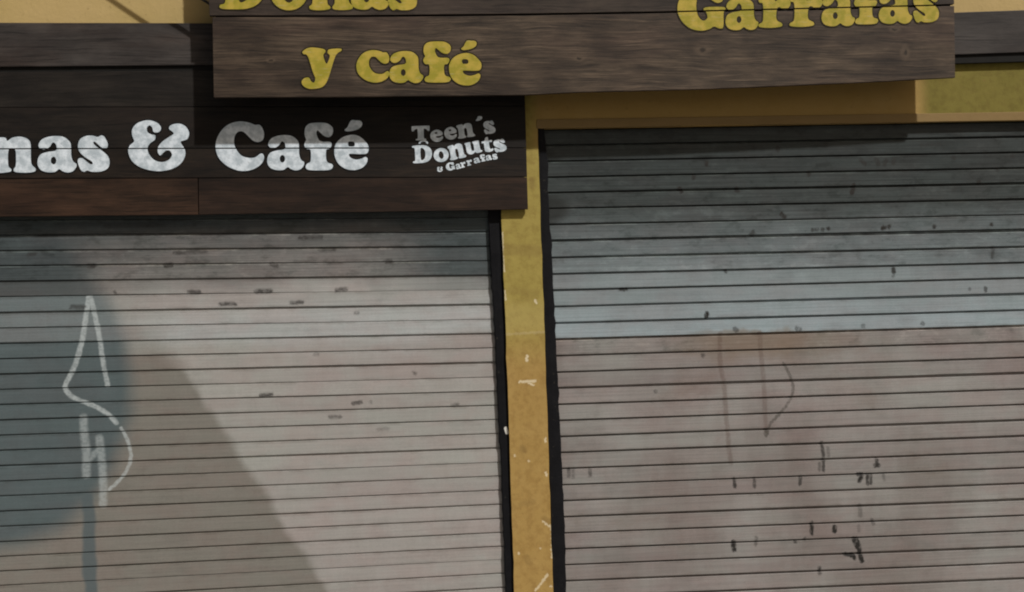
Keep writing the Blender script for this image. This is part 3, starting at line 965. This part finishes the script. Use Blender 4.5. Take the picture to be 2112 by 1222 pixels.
def letter_mesh(loops, y0, y1, cuts=()):
    """loops of (x, z): outer first, then holes; a thin raised piece between y0 (front) and y1, cut where planks meet"""
    tris = tessellate_polygon([[Vector((x, z, 0)) for x, z in l] for l in loops])
    flat = [p for l in loops for p in l]
    bm = bmesh.new()
    f = [bm.verts.new((x, y0, z)) for x, z in flat]
    b = [bm.verts.new((x, y1, z)) for x, z in flat]
    for t in tris:
        if len(set(t)) < 3:
            continue
        try:
            bm.faces.new([f[i] for i in t])
        except ValueError:
            pass
    k = 0
    for l in loops:
        n = len(l)
        for i in range(n):
            j = (i + 1) % n
            try:
                bm.faces.new((f[k + i], f[k + j], b[k + j], b[k + i]))
            except ValueError:
                pass
        k += n
    bmesh.ops.recalc_face_normals(bm, faces=bm.faces[:])
    for fc in bm.faces:                      # fronts face the street
        vs = [v.co.y for v in fc.verts]
        if max(vs) - min(vs) < 1e-7 and fc.normal.y > 0:
            fc.normal_flip()
    for (p, q, gap) in cuts:                 # p, q: two (x, z) points of the joint
        d = Vector((q[0] - p[0], 0, q[1] - p[1])).normalized()
        nrm = Vector((-d.z, 0, d.x))
        up = bm.copy()
        bmesh.ops.bisect_plane(up, geom=up.verts[:] + up.edges[:] + up.faces[:], plane_co=Vector((p[0], 0, p[1])) + nrm * gap, plane_no=nrm, clear_inner=True)
        bmesh.ops.bisect_plane(bm, geom=bm.verts[:] + bm.edges[:] + bm.faces[:], plane_co=Vector((p[0], 0, p[1])) - nrm * gap, plane_no=nrm, clear_outer=True)
        tmp = bpy.data.meshes.new('tmp')
        up.to_mesh(tmp)
        bm.from_mesh(tmp)
        up.free()
        bpy.data.meshes.remove(tmp)
    me = bpy.data.meshes.new('letter')
    bm.to_mesh(me)
    bm.free()
    return me


def put_letter(root, ch, box_, Y, mat, mat_o, rot=0.0, slope=0.0, cuts=(), outl=3.0, name='letter'):
    x0, y0, x1, y1 = box_
    cx, cy = (x0 + x1) / 2, (y0 + y1) / 2
    ca, sa = math.cos(rot), math.sin(rot)

    def conv(l, Y):
        out = []
        for u, v in l:
            dx, dy = (u - .5) * (x1 - x0), (v - .5) * (y1 - y0)
            px, py = cx + dx * ca + dy * sa, cy - dx * sa + dy * ca
            out.append(hit(px, py + slope * (px - cx), Y))
        return out

    loops = [conv(l, Y) for l in GLY[ch]]
    o = link(name, letter_mesh(loops, Y - 0.0024, Y - 0.0010, cuts), mat)
    o.parent = root
    o.matrix_parent_inverse = Matrix.Translation(-root.location)
    if outl:
        ol = [loop_offset(l, outl * PXM if i == 0 else -outl * PXM * 0.5) for i, l in enumerate(loops)]
        q = link('letter_outline', letter_mesh(ol[:1], Y - 0.0015, Y + 0.0005, cuts), mat_o)
        q.parent = o
    return o


def mat_yellow():
    m = NT('yellow_sign_paint', 0.6, 0.25)
    c = m.mix(m.ramp(m.noise(22, 4), 0.35, 0.65), (0.35, 0.30, 0.03), (0.52, 0.39, 0.062))
    c = m.mix(m.ramp(m.noise(60, 5, (0.3, 1, 2)), 0.56, 0.74, 0, .6), c, (0.50, 0.42, 0.18))
    c = m.mix(m.ramp(m.noise(90, 4, (0.3, 1, 2), (4, 4, 4)), 0.64, 0.76, 0, .6), c, (0.2, 0.14, 0.04))
    m.color(c)
    m.bump(m.noise(60, 4, (0.3, 1, 2)), 0.3, 0.002)
    return m.m


def mat_silver():
    m = NT('silver_foil', 0.42, 0.5)
    n1 = m.noise(30, 4, (1, 1, 1), (2, 2, 2))
    n2 = m.noise(70, 4, (1, 1, 1.2), (5, 2, 1), 0.7)
    c = m.mix(m.ramp(n1, 0.35, 0.68), (0.50, 0.575, 0.63), (0.82, 0.90, 0.97))
    c = m.mix(m.ramp(n2, 0.55, 0.72, 0, .55), c, (0.30, 0.32, 0.35))
    m.color(c)
    m.bump(n2, 0.35, 0.002)
    return m.m


def flat_mat(name, col, rough=0.6):
    m = NT(name, rough, 0.2)
    m.color(m.mix(m.noise(35, 4), tuple(v * 0.75 for v in col), tuple(v * 1.2 for v in col)))
    return m.m


M_YEL, M_SIL = mat_yellow(), mat_silver()
M_OUT = flat_mat('dark_outline_paint', (0.026, 0.020, 0.009))
M_BLK = flat_mat('black_outline_paint', (0.008, 0.008, 0.008))
M_BACK = flat_mat('dark_backing_timber', (0.012, 0.010, 0.009), 0.8)

# ------------------------------------------------------------------ the dark sign with silver letters
SY = -0.027
dark_sign = empty('sign_board', (hit(0, 440, SY)[0], SY, hit(0, 440, SY)[1]),
                  'dark wooden plank sign with silver lettering above the left shutter', 'sign')


def plank(root, px, Y, mat, thick=0.016, name='plank', bev=0.0012):
    Yv = Y + random.uniform(-0.0006, 0.0006)
    o = link(name, prism([hit(x, y, Y) for x, y in px], Yv, Yv + thick, bev), mat)
    o.parent = root
    o.matrix_parent_inverse = Matrix.Translation(-root.location)
    return o


XL = -1500
dk = [mat_wood('dark_stained_plank', a, b, s, red, ra, pa).m for a, b, s, red, ra, pa in (
    ((0.0105, 0.0088, 0.0075), (0.026, 0.021, 0.017), 1.1, (0.025, 0.018, 0.013), .3, .2),
    ((0.009, 0.0072, 0.006), (0.024, 0.018, 0.0135), 2.2, (0.022, 0.013, 0.01), .4, .2),
    ((0.0095, 0.007, 0.0052), (0.028, 0.0185, 0.0125), 3.3, (0.027, 0.014, 0.009), .5, .2),
    ((0.019, 0.0105, 0.006), (0.052, 0.027, 0.0155), 4.4, (0.08, 0.04, 0.024), .6, .3),
    ((0.016, 0.0094, 0.006), (0.041, 0.0225, 0.0138), 5.6, (0.055, 0.03, 0.02), .5, .25))]
plank(dark_sign, [(XL, 160), (0, 149), (435, 146), (1081, 139), (1083, 218), (XL, 226)], SY, dk[0])
plank(dark_sign, [(XL, 227.2), (1083.2, 219.2), (1085.5, 304.8), (XL, 307.8)], SY, dk[1])
plank(dark_sign, [(XL, 309.5), (1085.6, 306.5), (1087, 365), (XL, 372)], SY, dk[2])
plank(dark_sign, [(XL, 373.5), (407.4, 368.5), (408.4, 443), (XL, 462)], SY, dk[3])
plank(dark_sign, [(409.4, 368.5), (1087, 366.5), (1089, 432), (410.4, 443)], SY, dk[4])
pb_ = prism([hit(x, y, -0.005) for x, y in ((XL, 190), (1078, 165), (1082, 426), (XL, 450))], SY + 0.0168, -0.0005)
o = link('backing_board', pb_, M_BACK)
o.parent = dark_sign
o.matrix_parent_inverse = Matrix.Translation(-dark_sign.location)

J1 = (hit(0, 307.5, SY), hit(1085, 305.2, SY), 0.0028)


def R6(x0, y0, x1, y1):
    s = 3.771
    return (x0 / s, 230 + y0 / s, x1 / s, 230 + y1 / s)


def R7(x0, y0, x1, y1):
    s = 5.28
    return (420 + x0 / s, 220 + y0 / s, 420 + x1 / s, 220 + y1 / s)


def R8(x0, y0, x1, y1):
    s = 5.28
    return (780 + x0 / s, 200 + y0 / s, 780 + x1 / s, 200 + y1 / s)


for ch, bx in (('D', (-222, 253, -122, 355)), ('o', (-114, 283, -30, 357)), ('n', R6(-87, 198, 279, 480)), ('a', R6(293, 193, 597, 477)),
               ('s', R6(606, 188, 853, 472)), ('&', R6(998, 70, 1472, 466)), ('C', R7(131, 164, 659, 704)), ('a', R7(693, 313, 1096, 697)),
               ('f', R7(1097, 177, 1411, 697)), ('e', R7(1423, 309, 1798, 694))):
    put_letter(dark_sign, ch, bx, SY, M_SIL, M_BLK, cuts=(J1,), outl=2.6)
put_letter(dark_sign, 'acc', R7(1535, 149, 1727, 273), SY, M_SIL, M_BLK, outl=2.0)
# the small emblem at the end of the board: three slanting lines of letters
A = math.radians(11)
for ch, bx, rt in (('T', (365, 318, 562, 476), 2), ('e', (568, 360, 706, 492), 12), ('e', (720, 330, 856, 468), 10), ('n', (858, 292, 1046, 448), 9),
                   ('acc', (1062, 212, 1132, 264), 0), ('s', (1148, 262, 1272, 405), 8)):
    put_letter(dark_sign, ch, R8(*bx), SY, flat_mat('dull_silver_print', (0.36, 0.35, 0.34)) if 0 else M_SIL, M_BLK, rot=math.radians(rt), outl=0)
for ch, bx, rt in (('D', (372, 528, 586, 722), 3), ('o', (604, 560, 768, 712), 10), ('n', (766, 515, 946, 680), 12), ('u', (950, 488, 1124, 622), 12),
                   ('t', (1130, 440, 1246, 604), 10), ('s', (1258, 462, 1392, 602), 10)):
    put_letter(dark_sign, ch, R8(*bx), SY, M_SIL, M_BLK, rot=math.radians(rt), cuts=(), outl=0)
for ch, bx, rt in (('&', (640, 762, 704, 818), 12), ('G', (736, 716, 834, 804), 14), ('a', (844, 730, 900, 788), 14), ('r', (896, 712, 954, 772), 14),
                   ('r', (962, 690, 1024, 750), 14), ('a', (1040, 664, 1110, 724), 14), ('f', (1112, 628, 1166, 706), 12), ('a', (1170, 636, 1238, 694), 12),
                   ('s', (1244, 622, 1298, 684), 10)):
    put_letter(dark_sign, ch, R8(*bx), SY, M_SIL, M_BLK, rot=math.radians(rt), outl=0)
GLY['dome'] = [[(u, v) for u, v in spline([(0, 1), (.08, .5), (.3, .1), (.6, 0), (.9, .35), (1, .9), (.85, .95), (.7, .55), (.45, .45), (.25, .65), (.15, 1)])]]
put_letter(dark_sign, 'dome', R8(440, 470, 545, 512), SY, M_SIL, M_BLK, outl=0, name='emblem_ring')

# ------------------------------------------------------------------ the brown sign with yellow letters
UY = -0.15
brown = empty('sign_board', (hit(440, 200, UY)[0], UY, hit(440, 200, UY)[1]),
              'weathered brown plank sign with yellow lettering, hung in front of the beam', 'sign')
w1 = mat_wood('weathered_brown_plank', (0.036, 0.027, 0.021), (0.080, 0.060, 0.044), 7.7, (0.085, 0.055, 0.045), .35, .22).m
w2 = mat_wood('weathered_brown_plank', (0.040, 0.029, 0.021), (0.112, 0.080, 0.054), 8.9, (0.082, 0.050, 0.038), .5, .5, 1.0,
              (((1449, 103), 16, 9), ((1845, 62), 12, 7), ((1868, 108), 10, 14), ((560, 126), 8, 5), ((1195, 120), 12, 7))).m
w3 = mat_wood('weathered_brown_plank', (0.05, 0.04, 0.032), (0.1, 0.08, 0.064), 9.9, (0.085, 0.055, 0.045), .35, .22).m
J = [(432, 34), (760, 33), (1080, 30), (1300, 26.5), (1500, 22.5), (1700, 19), (1968, 10)]
plank(brown, [(426, -115), (1964, -140)] + [(x, y - 1.6) for x, y in J[::-1]], UY, w1, 0.02)
plank(brown, [(438, 36)] + [(x, y + 2.6) for x, y in J[1:]] + [(1970, 160), (1760, 171), (1450, 184), (1200, 190), (1080, 196), (700, 200), (441, 201)], UY, w2, 0.02)
plank(brown, [(420, -275), (1961, -300), (1964, -144), (426, -119)], UY, w3, 0.02)
for x in (520, 1200, 1890):
    a, b = hit(x - 22, -250, -0.12), hit(x + 22, 120, -0.12)
    o = link('batten', box(a[0], b[0], UY + 0.0206, -0.0345, b[1], a[1], 0.002), M_BACK)
    o.parent = brown
    o.matrix_parent_inverse = Matrix.Translation(-brown.location)
pts_ = [(445, 20), (1960, -2), (1960, 32), (445, 54)]
o = link('joint_strip', prism([hit(x, y, UY + 0.0205) for x, y in pts_], UY + 0.0203, UY + 0.03), M_BACK)
o.parent = brown
o.matrix_parent_inverse = Matrix.Translation(-brown.location)
o.location.y += 0.0
# bolt at the right-hand edge of the sign, on the beam
bm_ = NT('zinc_bolt', 0.4)
bm_.b.inputs['Metallic'].default_value = 0.8
bm_.color((0.35, 0.34, 0.3))
bp = hit(1976, 119, -0.01)
o = link('bolt', prism([(bp[0] + 0.009 * math.cos(t * math.pi / 3), bp[1] + 0.009 * math.sin(t * math.pi / 3)) for t in range(6)], -0.014, -0.0005, 0.001), bm_.m)
o.parent = bld

J2 = (hit(1300, 27, UY), hit(1968, 10.6, UY), 0.0035)
for ch, bx in (('D', (452, -72, 548, 20)), ('o', (558, -48, 634, 22)), ('n', (638, -50, 728, 22)), ('a', (724, -48, 802, 21)), ('s', (800, -48, 860, 22))):
    put_letter(brown, ch, bx, UY, M_YEL, M_OUT, outl=2.6)
for ch, bx in (('y', R7(0, 0, 0, 0)), ):
    put_letter(brown, 'y', (400 + 838 / 3.771, 372 / 3.771, 400 + 1150 / 3.771, 694 / 3.771), UY, M_YEL, M_OUT, outl=2.6)
for ch, bx in (('c', (735, 104, 803, 171)), ('a', (803, 106, 873, 172)), ('f', (873, 86, 930, 171)), ('e', (926, 110, 993, 177)), ('acc', (951, 84, 983, 104))):
    put_letter(brown, ch, bx, UY, M_YEL, M_OUT, outl=2.6)
for ch, bx in (('G', (1397, -34, 1496, 64)), ('a', (1496, -4, 1564, 63)), ('r', (1564, -6, 1630, 58)), ('r', (1628, -8, 1696, 56)), ('a', (1694, -12, 1763, 55)),
               ('f', (1761, -32, 1811, 51)), ('a', (1812, -16, 1881, 50)), ('s', (1883, -18, 1936, 47))):
    put_letter(brown, ch, bx, UY, M_YEL, M_OUT, slope=-0.022, cuts=(J2,), outl=2.6)
